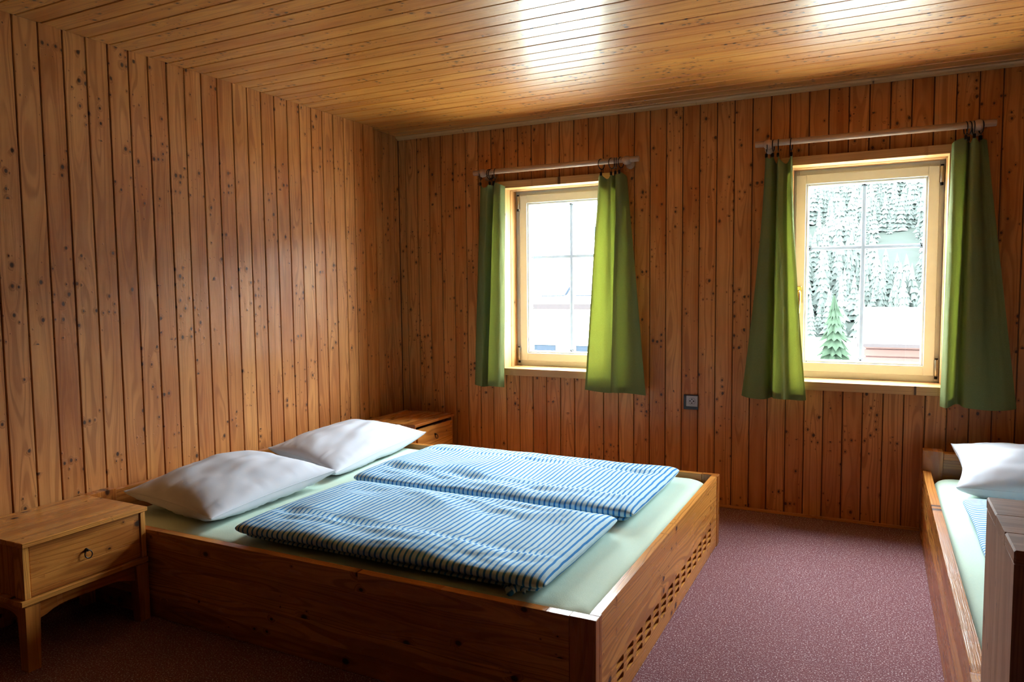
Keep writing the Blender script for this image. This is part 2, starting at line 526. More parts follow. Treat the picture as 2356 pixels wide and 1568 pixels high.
trim = MB().prism([(D - 0.001, H), (D - 0.026, H), (D - 0.026, H - 0.006), (D - 0.019, H - 0.013), (D - 0.010, H - 0.017), (D - 0.008, H - 0.024), (D - 0.001, H - 0.024)],
                  STEP_X, XR, 'x', (1, 0, 0)).build('trim_1', MT, recalc=True)
tag(trim, 'narrow pine moulding between ceiling and window wall', kind='structure')
bb = MB().box(STEP_X, XR, D - 0.010, D, 0.0, 0.014, axis='x').build('baseboard_back', MW)
tag(bb, 'thin wooden strip along the foot of the window wall', kind='structure')

# ------------------------------------------------------------------ windows
def frame4(mb, x0, x1, z0, z1, y0, y1, w, wt=None, wb=None, bev=0.002):
    """rectangular frame of four members"""
    wt = w if wt is None else wt; wb = w if wb is None else wb
    mb.box(x0, x0 + w, y0, y1, z0, z1, bev=bev); mb.box(x1 - w, x1, y0, y1, z0, z1, bev=bev)
    mb.box(x0 + w, x1 - w, y0, y1, z1 - wt, z1, axis='x', bev=bev); mb.box(x0 + w, x1 - w, y0, y1, z0, z0 + wb, axis='x', bev=bev)

def window(n, x0, x1, hinge_left, label):
    w = empty('window_%d' % n, ((x0 + x1) / 2, D, WZ0))
    tag(w, label, kind='structure')
    yf = D - 0.030            # casing stands proud of the boards
    yi = 2.352
    def part(name, mat, f):
        mb = MB(); f(mb); return mb.build(name, mat, w)
    part('casing_board', MT, lambda m: m.box(x0 - CAS, x1 + CAS, yf, yi, WZ1, WZ1 + CAS, axis='x'))
    part('window_sill', MT, lambda m: m.box(x0 - CAS, x1 + CAS, yf, yi, WZ0 - CAS, WZ0, axis='x'))
    part('casing_board', MT, lambda m: m.box(x0 - CAS, x0, yf, yi, WZ0, WZ1))
    part('casing_board', MT, lambda m: m.box(x1, x1 + CAS, yf, yi, WZ0, WZ1))
    lin = MB()
    lin.box(x0 - CAS, x0 + 0.003, yi, 2.432, WZ0 - 0.01, WZ1 + 0.01); lin.box(x1 - 0.003, x1 + CAS, yi, 2.432, WZ0 - 0.01, WZ1 + 0.01)
    lin.box(x0, x1, yi, 2.432, WZ1 - 0.003, WZ1 + 0.02, axis='x'); lin.box(x0, x1, yi, 2.432, WZ0 - 0.02, WZ0 + 0.002, axis='x')
    lin.build('reveal_lining', MT, w)
    sl_ = MB(); sl_.box(x0 - 0.03, x1 + 0.03, 2.516, YO + 0.07, WZ0 - 0.035, WZ0 - 0.015, axis='x'); sl_.build('outer_sill', MPLASTER, w)
    fx = MB(); frame4(fx, x0 - 0.005, x1 + 0.005, WZ0 - 0.005, WZ1 + 0.005, 2.432, 2.515, 0.030, 0.045, 0.050)
    fx.build('fixed_frame', MCREAM, w)
    s0, s1, sz0, sz1 = x0 + 0.014, x1 - 0.025, 0.731, 1.738
    if hinge_left: s0, s1 = x0 + 0.030, x1 - 0.012
    sash = MB(); frame4(sash, s0, s1, sz0, sz1, 2.420, 2.478, 0.0475)
    frame4(sash, s0 + 0.044, s1 - 0.044, sz0 + 0.044, sz1 - 0.044, 2.428, 2.472, 0.016, bev=0.004)
    so = sash.build('sash', MCREAM, w)
    g0, g1, gz0, gz1 = s0 + 0.058, s1 - 0.058, sz0 + 0.056, sz1 - 0.054
    MB().box(g0 - 0.004, g1 + 0.004, 2.452, 2.456, gz0 - 0.004, gz1 + 0.004, bev=0).build('glass_pane', MGLASS, w)
    xm = (g0 + g1) / 2 - 0.004 if not hinge_left else (g0 + g1) / 2 + 0.004
    zm = 1.364
    for vert in (True, False):
        mb = MB()
        if vert: mb.box(xm - 0.0105, xm + 0.0105, 2.462, 2.474, gz0 + 0.010, gz1 - 0.010, bev=0.003)
        else: mb.box(g0 + 0.010, g1 - 0.010, 2.4625, 2.4735, zm - 0.010, zm + 0.010, axis='x', bev=0.003)
        bar = mb.build('glazing_bar', MMUNT, w)
        for e in (0, 1):
            c = MB()
            if vert:
                z = (gz0 + 0.008) if e == 0 else (gz1 - 0.008)
                for sx in (-0.011, 0.008): c.box(xm + sx, xm + sx + 0.003, 2.458, 2.474, z - 0.008, z + 0.008, bev=0)
                c.box(xm - 0.006, xm + 0.006, 2.459, 2.462, z - 0.004, z + 0.002, bev=0)
            else:
                q = (g0 + 0.008) if e == 0 else (g1 - 0.008)
                for sz in (-0.011, 0.008): c.box(q - 0.008, q + 0.008, 2.458, 2.474, zm + sz, zm + sz + 0.003, bev=0)
                c.box(q - 0.003, q + 0.003, 2.459, 2.462, zm - 0.006, zm + 0.006, bev=0)
            c.build('bar_clip', MBLACK, bar)
    hx = s0 - 0.007 if hinge_left else s1 + 0.008
    for z0, z1 in ((0.729, 0.812), (1.655, 1.735)):
        h = MB()
        h.tube([(hx, 2.413, z0), (hx, 2.413, z0 + 0.004), (hx, 2.413, z1 - 0.004), (hx, 2.413, z1)], [0.003, 0.0065, 0.0065, 0.003], 12)
        h.box(hx - 0.011, hx + 0.011, 2.416, 2.4205, z0 + 0.002, z1 - 0.002, bev=0.001)
        ho = h.build('hinge', MSTEEL, w)
        MB().tube([(hx, 2.413, z0 - 0.012), (hx, 2.413, z0 + 0.001)], 0.0072, 12).tube([(hx, 2.413, z1 - 0.001), (hx, 2.413, z1 + 0.006)], 0.0072, 12).build('hinge_cap', MBLACK, ho)
    hh = (s1 - 0.023) if hinge_left else (s0 + 0.023)
    hd = MB()
    hd.box(hh - 0.012, hh + 0.012, 2.411, 2.4205, 1.085, 1.172, bev=0.004)
    ho = hd.build('handle_plate', MBRASS, w)
    lv = MB()
    lv.tube([(hh, 2.420, 1.145), (hh, 2.398, 1.145), (hh, 2.385, 1.140), (hh, 2.381, 1.128), (hh, 2.381, 1.09), (hh, 2.384, 1.035), (hh, 2.385, 1.030)],
            [0.008, 0.008, 0.0095, 0.010, 0.0095, 0.0075, 0.003], 12)
    lv.build('handle_lever', MBRASS, ho)
    return w

window(1, *OPEN[0], True, 'cream-framed window with four panes nearer the room corner, white house outside')
window(2, *OPEN[1], False, 'cream-framed window with brass handle nearer the single bed, forest outside')

# ------------------------------------------------------------------ curtain rods, rings and curtains
def rod(x0, x1, z, label):
    t = empty('curtain_rod', ((x0 + x1) / 2, D, z))
    tag(t, label, 'curtain rod', 'wooden curtain rods above the windows')
    yr = D - 0.07
    m = MB(); m.tube([(x0, yr, z), (x0 + 0.002, yr, z), ((x0 + x1) / 2, yr, z), (x1 - 0.002, yr, z), (x1, yr, z)], [0.013, 0.0152, 0.0152, 0.0152, 0.013], 20)
    m.build('rod', MROD, t)
    for xb in (x0 + 0.062, x1 - 0.068):
        b = MB()
        b.lathe([(0.0, -0.030), (0.012, -0.028), (0.021, -0.018), (0.0245, 0.0), (0.021, 0.014), (0.012, 0.022), (0.011, 0.03), (0.011, 0.058)], (xb, yr, z - 0.004), (0, 1, 0), 20)
        bo = b.build('bracket', MROD, t, recalc=True)
        r_ = MB(); r_.lathe([(0.0, -0.017), (0.012, -0.016), (0.021, -0.010), (0.025, -0.003), (0.025, 0.0)], (xb, D - 0.001, z - 0.016), (0, 1, 0), 20)
        r_.build('rosette', MROD, bo, recalc=True)
    return t
rod(0.552, 1.566, 1.861, 'pale wooden curtain rod above the window nearer the room corner')
rod(2.163, 3.174, 1.876, 'pale wooden curtain rod above the window nearer the single bed')

def spline(pts, n):
    out = []
    m = len(pts)
    for i in range(n):
        f = i / (n - 1) * (m - 1); k = min(int(f), m - 2); t = f - k
        p0, p1, p2, p3 = pts[max(k - 1, 0)], pts[k], pts[k + 1], pts[min(k + 2, m - 1)]
        out.append(tuple(0.5 * ((2 * b) + (-a + c) * t + (2 * a - 5 * b + 4 * c - d) * t * t + (-a + 3 * b - 3 * c + d) * t ** 3)
                         for a, b, c, d in zip(p0, p1, p2, p3)))
    return out

def curtain(label, rz, ztop, zbot, top, bot, clips, seed, hem_y=1, flare=1.0):
    """top/bot: matching plan outlines (x, distance in front of the wall); clips: plan index fractions holding the cloth"""
    NU, NV = 84, 36
    T, B = spline(top, NU), spline(bot, NU)
    rng = random.Random(seed)
    grid = []
    for j in range(NV):
        v = j / (NV - 1)
        e = v ** flare
        row = []
        for i in range(NU):
            u = i / (NU - 1)
            x = T[i][0] * (1 - e) + B[i][0] * e
            d = T[i][1] * (1 - e) + B[i][1] * e
            sag = 0
            for a, b in zip(clips[:-1], clips[1:]):
                if a < u < b:
                    q = (u - a) / (b - a); sag = math.sin(math.pi * q) * min(0.045, (b - a) * 0.14)
            if u < clips[0]: sag = (clips[0] - u) * 0.10
            if u > clips[-1]: sag = (u - clips[-1]) * 0.10
            zt = ztop - sag
            z = zt + (zbot - zt) * v
            z += 0.006 * math.sin(u * 9 + seed) * v
            d += 0.006 * noise.noise(Vector((u * 5, v * 4, seed))) + 0.002 * noise.noise(Vector((u * 20, v * 14, seed)))
            row.append((x, D - d, z))
        grid.append(row)
    mb = MB()
    mb.add([p for r in grid for p in r], [(j * NU + i, j * NU + i + 1, (j + 1) * NU + i + 1, (j + 1) * NU + i) for j in range(NV - 1) for i in range(NU - 1)], smooth=True)
    ob = mb.build('curtain', MCURT)
    tag(ob, label, 'curtain', 'green curtains at the two windows')
    # turned hems: a second layer along the bottom, the top and both sides
    hv, hf = [], []
    def strip(jr, ir):
        o = len(hv); w_ = len(ir)
        for j in jr:
            for i in ir:
                p = grid[j][i]; hv.append((p[0], p[1] + 0.003 * hem_y, p[2]))
        for a in range(len(jr) - 1):
            for b in range(w_ - 1):
                hf.append((o + a * w_ + b, o + a * w_ + b + 1, o + (a + 1) * w_ + b + 1, o + (a + 1) * w_ + b))
    strip(list(range(NV - 2, NV)), list(range(NU)))
    strip(list(range(0, 3)), list(range(NU)))
    strip(list(range(NV)), [0, 1, 2, 3]); strip(list(range(NV)), [NU - 4, NU - 3, NU - 2, NU - 1])
    MB().add(hv, hf, smooth=True).build('hem', MCURT, ob)
    for c in clips:
        i = int(round(c * (NU - 1))); p = grid[0][i]
        yr = D - 0.07; zc = rz - 0.0125
        tilt = rng.uniform(-0.35, 0.35)
        pts = []
        for k in range(28):
            an = 2 * math.pi * k / 28
            pts.append((p[0] + 0.028 * math.cos(an) * math.sin(tilt), yr + 0.028 * math.cos(an) * math.cos(tilt), zc + 0.028 * math.sin(an)))
        ring = MB().tube(pts, 0.0022, 8, closed=True).build('curtain_ring', MBLACK, ob)
        cl = MB()
        cl.tube([(p[0], yr, zc - 0.028), (p[0], (yr + p[1]) / 2, (zc - 0.03 + p[2]) / 2), (p[0], p[1], p[2] + 0.006)], 0.0014, 6)
        cl.box(p[0] - 0.006, p[0] + 0.006, p[1] - 0.005, p[1] + 0.005, p[2] - 0.012, p[2] + 0.008, bev=0.002)
        cl.build('clip', MBLACK, ring)
    return ob

curtain('green curtain left of the window nearer the room corner, hanging slim', 1.861, 1.797, 0.590,
        [(0.585, .045), (0.605, .082), (0.650, .088), (0.668, .050), (0.678, .040), (0.690, .060), (0.700, .092), (0.735, .088), (0.752, .055)],
        [(0.532, .035), (0.548, .085), (0.600, .100), (0.612, .070), (0.628, .045), (0.640, .070), (0.655, .112), (0.715, .110), (0.741, .070)],
        [0.10, 0.30, 0.40, 0.74], 1.0)
curtain('green curtain right of the window nearer the room corner, glowing against the panes', 1.861, 1.797, 0.594,
        [(1.335, .060), (1.352, .078), (1.385, .060), (1.415, .082), (1.428, .055), (1.436, .045), (1.440, .085), (1.470, .095), (1.484, .060), (1.490, .040)],
        [(1.255, .070), (1.300, .072), (1.360, .070), (1.408, .068), (1.414, .080), (1.425, .118), (1.465, .130), (1.505, .095), (1.560, .075), (1.612, .085)],
        [0.12, 0.33, 0.44, 0.66, 0.76], 2.0)
curtain('green curtain left of the window nearer the single bed, beside the brass handle', 1.876, 1.818, 0.612,
        [(2.208, .045), (2.220, .085), (2.245, .090), (2.258, .055), (2.266, .050), (2.276, .095), (2.296, .080), (2.312, .050), (2.328, .072), (2.337, .060)],
        [(2.108, .050), (2.150, .090), (2.220, .105), (2.250, .060), (2.262, .075), (2.275, .130), (2.320, .128), (2.345, .080), (2.395, .078), (2.420, .070)],
        [0.10, 0.24, 0.52, 0.93], 3.0, flare=1.45)
curtain('green curtain right of the window nearer the single bed, flaring widest', 1.876, 1.823, 0.620,
        [(3.008, .060), (3.022, .080), (3.060, .085), (3.068, .050), (3.075, .052), (3.084, .105), (3.108, .100), (3.116, .060), (3.126, .055), (3.140, .070)],
        [(2.992, .075), (3.015, .112), (3.030, .100), (3.052, .050), (3.070, .060), (3.085, .125), (3.150, .130), (3.200, .115), (3.250, .100), (3.285, .080)],
        [0.22, 0.40, 0.58, 0.80], 4.0)

# ------------------------------------------------------------------ wall socket
sk = empty('wall_socket', (1.839, D, 0.515))
tag(sk, 'grey power socket in a dark brown frame on the window wall', 'socket')
fr = MB()
fr.box(1.8005, 1.8775, D - 0.010, D - 0.0005, 0.515, 0.531, bev=0.001); fr.box(1.8005, 1.8775, D - 0.010, D - 0.0005, 0.590, 0.594, bev=0.001)
fr.box(1.8005, 1.814, D - 0.010, D - 0.0005, 0.531, 0.590, bev=0.001); fr.box(1.875, 1.8775, D - 0.010, D - 0.0005, 0.531, 0.590, bev=0.001)
fr.build('socket_frame', MBROWN, sk)
pl = MB(); pl.box(1.814, 1.875, D - 0.012, D - 0.001, 0.531, 0.590, bev=0.002).build('socket_plate', MGREY, sk)
MB().lathe([(0.0175, 0.0), (0.0185, 0.003), (0.0195, 0.003), (0.0205, 0.0)], (1.8445, D - 0.0118, 0.5605), (0, -1, 0), 28).build('socket_ring', MGREY, sk, recalc=True)
for dx, dz, r_ in ((-0.0095, 0.001, 0.0034), (0.0095, 0.001, 0.0034), (0.0, 0.011, 0.0030), (0.0, -0.010, 0.0028)):
    MB().lathe([(0.0, 0.0012), (r_, 0.001), (r_, -0.002)], (1.8445 + dx, D - 0.012, 0.5605 + dz), (0, -1, 0), 14).build('socket_hole', MBLACK, sk, recalc=True)

# ------------------------------------------------------------------ beds
def lamella(mb, x0, x1, y0, y1, z0, z1, axis, n, seed, bev=0.0008):
    """glued panel: n flush strips one above the other"""
    rng = random.Random(seed); z = z0
    cutz = [z0 + (z1 - z0) * (k + rng.uniform(-0.12, 0.12) * (0 < k < n)) / n for k in range(n + 1)]
    for k in range(n):
        mb.box(x0, x1, y0, y1, cutz[k], cutz[k + 1], axis=axis, across='z', bev=bev if k in (0, n - 1) else 0.0003, seed=seed * 31 + k)

def slot_panel(x0, x1, y0, y1, z0, z1, ys, zs, hl, hh):
    """upright board in the y-z plane with rows of rounded slots right through it"""
    mb = MB()
    PY = ys[1] - ys[0]; PZ = zs[1] - zs[0]
    ya, yb = ys[0] - PY / 2, ys[-1] + PY / 2
    za, zb = zs[0] - PZ / 2, zs[-1] + PZ / 2
    off = (11.3, 0.01, 0.085)
    tz = lambda z: 0.15 + 0.62 * (0.5 + 0.5 * math.sin(math.floor(z / 0.085) * 4.1))
    def put(vs, fs): mb.add(vs, fs, [(v[1] + off[0], v[2] - 0.16 + off[1], v[0] - x0 + off[2]) for v in vs], 0.08)  # light tone throughout, standing in for window light on this face
    ns = 4
    outl = []
    for k in range(-ns, ns + 1):
        an = math.pi / 2 * k / ns; outl.append((hl - hh + hh * math.cos(an), hh * math.sin(an)))
    for k in range(-ns, ns + 1):
        an = math.pi / 2 * k / ns; outl.append((-(hl - hh) - hh * math.cos(an), -hh * math.sin(an)))
    n = len(outl)
    for yc in ys:
        for zc in zs:
            rect = []
            for (a, b) in outl:
                k = min((PY / 2) / max(abs(a), 1e-6), (PZ / 2) / max(abs(b), 1e-6))
                rect.append((a * k, b * k))
            # snap four corners
            for ca, cb in ((PY / 2, PZ / 2), (PY / 2, -PZ / 2), (-PY / 2, PZ / 2), (-PY / 2, -PZ / 2)):
                i = min(range(n), key=lambda q: (rect[q][0] - ca) ** 2 + (rect[q][1] - cb) ** 2); rect[i] = (ca, cb)
            vs = [(x1, yc + a, zc + b) for a, b in rect] + [(x1, yc + a, zc + b) for a, b in outl] + \
                 [(x0, yc + a, zc + b) for a, b in outl] + [(x0, yc + a, zc + b) for a, b in rect]
            fs = []
            for lay in range(3):
                for i in range(n):
                    j = (i + 1) % n
                    fs.append((lay * n + i, lay * n + j, (lay + 1) * n + j, (lay + 1) * n + i))
            put(vs, fs)
    for (a, b, c, d) in ((y0, y1, z0, za), (y0, y1, zb, z1), (y0, ya, za, zb), (yb, y1, za, zb)):
        vs = [(x0, a, c), (x0, b, c), (x0, b, d), (x0, a, d), (x1, a, c), (x1, b, c), (x1, b, d), (x1, a, d)]
        put(vs, [(0, 3, 2, 1), (4, 5, 6, 7), (0, 1, 5, 4), (2, 3, 7, 6), (1, 2, 6, 5), (0, 4, 7, 3)])
    return mb

def lpost(name, parent, xo, yo, dx, dy, z0, z1, a=0.074, b=0.048, th=0.030):
    """corner post: two boards glued to an L, outer corner at (xo, yo), arms running dx (length a) and dy (length b)"""
    mb = MB()
    xs = sorted((xo, xo + dx * a)); ys = sorted((yo, yo + dy * th))
    mb.box(xs[0], xs[1], ys[0], ys[1], z0, z1, axis='z', across='x')
    xs = sorted((xo, xo + dx * th)); ys = sorted((yo + dy * th, yo + dy * b))
    mb.box(xs[0], xs[1], ys[0], ys[1], z0, z1, axis='z', across='y')
    return mb.build(name, MF, parent)

TH = 0.030
bed = empty('double_bed', (0.0, (BY0 + BY1) / 2, 0))
tag(bed, 'low wide pine double bed with slotted foot panel', 'bed')
foot = slot_panel(L1 - TH, L1 - 0.003, BY0 + 0.048, BY1 - 0.048, 0.004, HB - 0.001, [0.280 + 0.0942 * k for k in range(14)], [0.067, 0.092, 0.117], 0.034, 0.0095)
foot.build('foot_panel', MF, bed, recalc=True)
for ya, yb, sd in ((BY0 + 0.001, BY0 + TH, 5), (BY1 - TH, BY1 - 0.001, 6)):
    m = MB(); lamella(m, 0.075, L1 - 0.075, ya, yb, 0.002, HB - 0.001, 'x', 5, sd); m.build('side_rail', MF, bed)
lpost('corner_post', bed, L1, BY0, -1, 1, 0.0, HB); lpost('corner_post', bed, L1, BY1, -1, -1, 0.0, HB)
HH = 0.402
for yo, dy in ((BY0, 1), (BY1, -1)):
    m = MB(); ys = sorted((yo, yo + dy * 0.125)); m.box(0.004, 0.050, ys[0], ys[1], 0, HH, axis='z', across='y'); m.build('head_post', MF, bed)
    m = MB(); ys = sorted((yo + dy * 0.001, yo + dy * 0.030)); m.box(0.0505, 0.0745, ys[0], ys[1], 0, HB, axis='z', across='x'); m.build('corner_post', MF, bed)
m = MB(); lamella(m, 0.010, 0.036, BY0 + 0.125, BY1 - 0.125, 0.10, HH - 0.010, 'y', 4, 9); m.build('headboard', MF, bed)
m = MB(); m.box(0.052, L1 - TH - 0.002, BY0 + TH + 0.002, BY1 - TH - 0.002, 0.135, 0.150, axis='y'); m.build('slat_base', MF, bed)

def mattress(name, label, x0, x1, y0, y1, z0, z1, seed):
    rad = 0.045
    vs = []; fs = []
    # shells from rim to centre: plan rounded rectangle offset inwards
    def outline(inset, rc, n=16):
        pts = []
        for (cx_, cy_, a0) in ((x1, y1, 0), (x0, y1, 90), (x0, y0, 180), (x1, y0, 270)):
            sx = -1 if cx_ == x1 else 1; sy = -1 if cy_ == y1 else 1
            ccx = cx_ + sx * (inset + rc); ccy = cy_ + sy * (inset + rc)
            for q in range(n + 1):
                an = math.radians(a0 + 90 * q / n); pts.append((ccx + rc * math.cos(an), ccy + rc * math.sin(an)))
        # subdivide long sides
        out = []
        m_ = len(pts)
        for i in range(m_):
            a, b = pts[i], pts[(i + 1) % m_]
            out.append(a)
            if (i + 1) % (n + 1) == 0:
                for q in range(1, 24): out.append((a[0] + (b[0] - a[0]) * q / 24, a[1] + (b[1] - a[1]) * q / 24))
        return out
    rings = []
    rings.append((outline(0.008, 0.05), z0))
    for zz in (0.03, 0.06, 0.09): rings.append((outline(0.0, 0.055), z0 + zz))
    for q in range(0, 7):
        an = math.pi / 2 * q / 6
        rings.append((outline(rad * (1 - math.cos(an)), 0.055), z1 - rad + rad * math.sin(an)))
    for ins in (0.09, 0.14, 0.2, 0.28, 0.38): rings.append((outline(ins, 0.05), z1 + 0.004))
    n = len(rings[0][0])
    for o_, z in rings:
        for i, (a, b) in enumerate(o_):
            zz = z
            if z > z0 + 0.08:
                zz += 0.0035 * noise.noise(Vector((a * 5, b * 5, seed))) + 0.0012 * noise.noise(Vector((a * 22, b * 22, seed)))
            vs.append((a, b, zz))
    for r_ in range(len(rings) - 1):
        for i in range(n):
            j = (i + 1) % n
            fs.append((r_ * n + i, r_ * n + j, (r_ + 1) * n + j, (r_ + 1) * n + i))
    fs.append(tuple((len(rings) - 1) * n + i for i in range(n)))
    fs.append(tuple(range(n))[::-1])
    mb = MB(); mb.add(vs, fs, smooth=True)
    ob = mb.build(name, MSHEET)
    tag(ob, label, 'mattress')
    return ob
MZ = 0.306
mattress('mattress', 'double mattress in a mint green fitted sheet', 0.053, L1 - 0.040, BY0 + 0.036, BY1 - 0.036, 0.151, MZ, 1.0)

def pillow(label, A, B, C, Dd, thick, seed, floor_z, pinch=0.035, dents=()):
    """stuffed pillow: corners A,B,C,D of the seam line, stuffing above and below it"""
    N = 56
    A, B, C, Dd = map(Vector, (A, B, C, Dd))
    cen = (A + B + C + Dd) / 4
    vs = []; fs = []
    def mid(u, v):
        s, t = (u + 1) / 2, (v + 1) / 2
        p = A * (1 - s) * (1 - t) + B * s * (1 - t) + C * s * t + Dd * (1 - s) * t
        pull = pinch * ((1 - u * u) * abs(v) ** 3 + (1 - v * v) * abs(u) ** 3)
        return p + (cen - p) * pull * 2.0
    for side in (1, -1):
        for j in range(N + 1):
            for i in range(N + 1):
                u = math.sin(math.pi / 2 * (2 * i / N - 1)); v = math.sin(math.pi / 2 * (2 * j / N - 1))
                p = mid(u, v)
                ex = 0.55 if side > 0 else 0.30
                e = max(0.0, (1 - u * u)) ** ex * max(0.0, (1 - v * v)) ** ex
                k = thick * (0.60 if side > 0 else 0.55) * e
                rim = min(1 - abs(u), 1 - abs(v))
                w = math.exp(-((rim - 0.10) / 0.14) ** 2)
                # gathers running in from the seams, broad dents on top
                along = u if (1 - abs(v)) < (1 - abs(u)) else v
                k += side * 0 + e * (0.010 * w * noise.noise(Vector((along * 13, seed, side))) + 0.013 * noise.noise(Vector((u * 1.7 + seed, v * 1.7, side * 3.0)))
                                     + 0.007 * noise.noise(Vector((u * 4.5 + v * 2, v * 3.0 - u * 2, seed + side))))
                if side > 0:
                    for (du, dv, rad_, dep) in dents:
                        k -= dep * math.exp(-((u - du) ** 2 + (v - dv) ** 2) / rad_ ** 2)
                q = Vector((p.x, p.y, p.z + side * k))
                if q.z < floor_z: q.z = floor_z + 0.0006 * (i % 2)
                vs.append(tuple(q))
    n1 = (N + 1)
    for sd in (0, 1):
        o = sd * n1 * n1
        for j in range(N):
            for i in range(N):
                q = (o + j * n1 + i, o + j * n1 + i + 1, o + (j + 1) * n1 + i + 1, o + (j + 1) * n1 + i)
                fs.append(q if sd == 0 else q[::-1])
    ob = MB().add(vs, fs, smooth=True).build('pillow', MWHITE)
    tag(ob, label, 'pillow', 'white pillows on the beds')
    # welted seam
    pts = []
    for k in range(160):
        t = k / 40; s_ = int(t); f = (t - s_) * 2 - 1
        f = math.sin(math.pi / 2 * f)
        u, v = ((f, -1), (1, f), (-f, 1), (-1, -f))[s_]
        p = mid(u, v); p.z = max(p.z, floor_z + 0.002); pts.append(tuple(p))
    MB().tube(pts, 0.0016, 6, closed=True).build('seam_piping', MWHITE, ob)
    return ob

pillow('white pillow on the near side of the double bed, beside the nightstand', (0.085, 0.205, 0.392), (0.598, 0.178, 0.358), (0.590, 0.868, 0.378), (0.090, 0.815, 0.430), 0.135, 3.3, MZ + 0.0095,
       dents=((0.1, -0.35, 0.5, 0.006),))
pillow('white pillow on the far side of the double bed, toward the corner nightstand', (0.095, 0.960, 0.415), (0.555, 0.905, 0.352), (0.490, 1.745, 0.382), (0.115, 1.640, 0.425), 0.140, 8.1, MZ + 0.0095,
       dents=((0.3, -0.55, 0.35, 0.016),))

def slab(x0, x1, y0, y1, z0, z1, seed, along='x', creases=(), exp=2.6, NX=150, NS=150):
    """folded quilt layer: rounded bolster running along one axis; wc.x = cloth length across the stripes"""
    vs = []; fs = []; wc = []
    if along == 'x': a0, a1, b0, b1 = x0, x1, y0, y1
    else: a0, a1, b0, b1 = y0, y1, x0, x1
    cb, hb_, cz_, hz = (b0 + b1) / 2, (b1 - b0) / 2, (z0 + z1) / 2, (z1 - z0) / 2
    la = (a1 - a0)
    end = 0.055
    s_prev = None; acc = 0
    for i in range(NX + 1):
        t = i / NX
        # denser at the ends
        tt = 0.5 - 0.5 * math.cos(math.pi * t); tt = 0.55 * tt + 0.45 * t
        a = a0 + la * tt
        d = min(a - a0, a1 - a)
        q = min(1.0, d / end)
        k = (1 - (1 - q) ** 2.4) ** (1 / 2.4) if q < 1 else 1.0
        kz = max(k, 0.03); kb = 1 - (1 - k) * 0.045
        if i:
            acc += math.hypot(a - s_prev[0], hz * (kz - s_prev[1]))
        s_prev = (a, kz)
        for j in range(NS):
            th = 2 * math.pi * j / NS
            c, s = math.cos(th), math.sin(th)
            pc = math.copysign(abs(c) ** (2 / 6.0), c); ps = math.copysign(abs(s) ** (2 / exp), s)
            edge = 0.022 * noise.noise(Vector((a * 3.0, math.copysign(1.5, c), seed)))
            b = cb + (hb_ + edge) * kb * pc
            z = cz_ + hz * kz * ps
            if s > 0:
                f = (b - b0) / (b1 - b0)
                puff = max(0.0, 1 - (2 * f - 1) ** 4) * min(1, d / 0.12)
                z += puff * (0.016 * noise.noise(Vector((a * 3.1, b * 4.2, seed))) + 0.011 * noise.noise(Vector((a * 4.5, b * 15 + 2.5 * a, seed * 2)))
                             + 0.005 * noise.noise(Vector((a * 13 - b * 6, b * 30, seed))))
                for (cf, dep, wid) in creases:
                    cc = cf + 0.02 * noise.noise(Vector((a * 2.5, cf * 9, seed)))
                    z -= puff * dep * math.exp(-((f - cc) / wid) ** 2)
            else:
                z = max(z, z0)
            da = 0.004 * noise.noise(Vector((b * 6, z * 20, seed)))
            P = (a + da, b, z) if along == 'x' else (b, a + da, z)
            vs.append(P); wc.append((acc + 0.5, b, z))
    for i in range(NX):
        for j in range(NS):
            k = (j + 1) % NS
            fs.append((i * NS + j, i * NS + k, (i + 1) * NS + k, (i + 1) * NS + j))
    fs.append(tuple(range(NS))); fs.append(tuple(NX * NS + j for j in range(NS))[::-1])
    return MB().add(vs, fs, wc, smooth=True)

def duvet(label, x0, x1, y0, y1, seed, along='x', zt=0.385, creases=((0.60, 0.014, 0.016), (0.27, 0.010, 0.025))):
    z0 = MZ + 0.0095
    zm = z0 + 0.024
    ob = slab(x0, x1, y0, y1, zm - 0.010, zt, seed, along, creases).build('folded_duvet', MSTRIPE, recalc=True)
    tag(ob, label, 'duvet', 'blue striped folded duvets')
    low = slab(x0 + 0.022, x1 - 0.028, y0 + 0.018, y1 - 0.02, z0, zm + 0.004, seed + 5, along, (), 2.2, 90, 48)
    low.build('folded_layer', MSTRIPE, ob, recalc=True)
    # the cloth corner tucked out from under the fold
    return ob
d1 = duvet('blue and white striped duvet folded on the near half of the double bed', 0.752, 1.925, 0.142, 0.800, 1.7)
d2 = duvet('blue and white striped duvet folded on the far half of the double bed', 0.690, 1.955, 0.850, 1.560, 6.2, creases=((0.50, 0.015, 0.016), (0.76, 0.010, 0.025), (0.24, 0.008, 0.02)))
pts = []
for k in range(30):
    t = k / 29; an = t * 9.0
    pts.append((1.80 + 0.055 * t + 0.006 * math.sin(an), 0.152 - 0.012 * math.sin(an * 0.7), 0.326 + 0.004 * math.cos(an)))
MB().tube(pts, [0.004 + 0.008 * math.sin(math.pi * min(1, t / 29 + 0.05)) for t in range(30)], 10).build('loose_corner', MSTRIPE, d1)

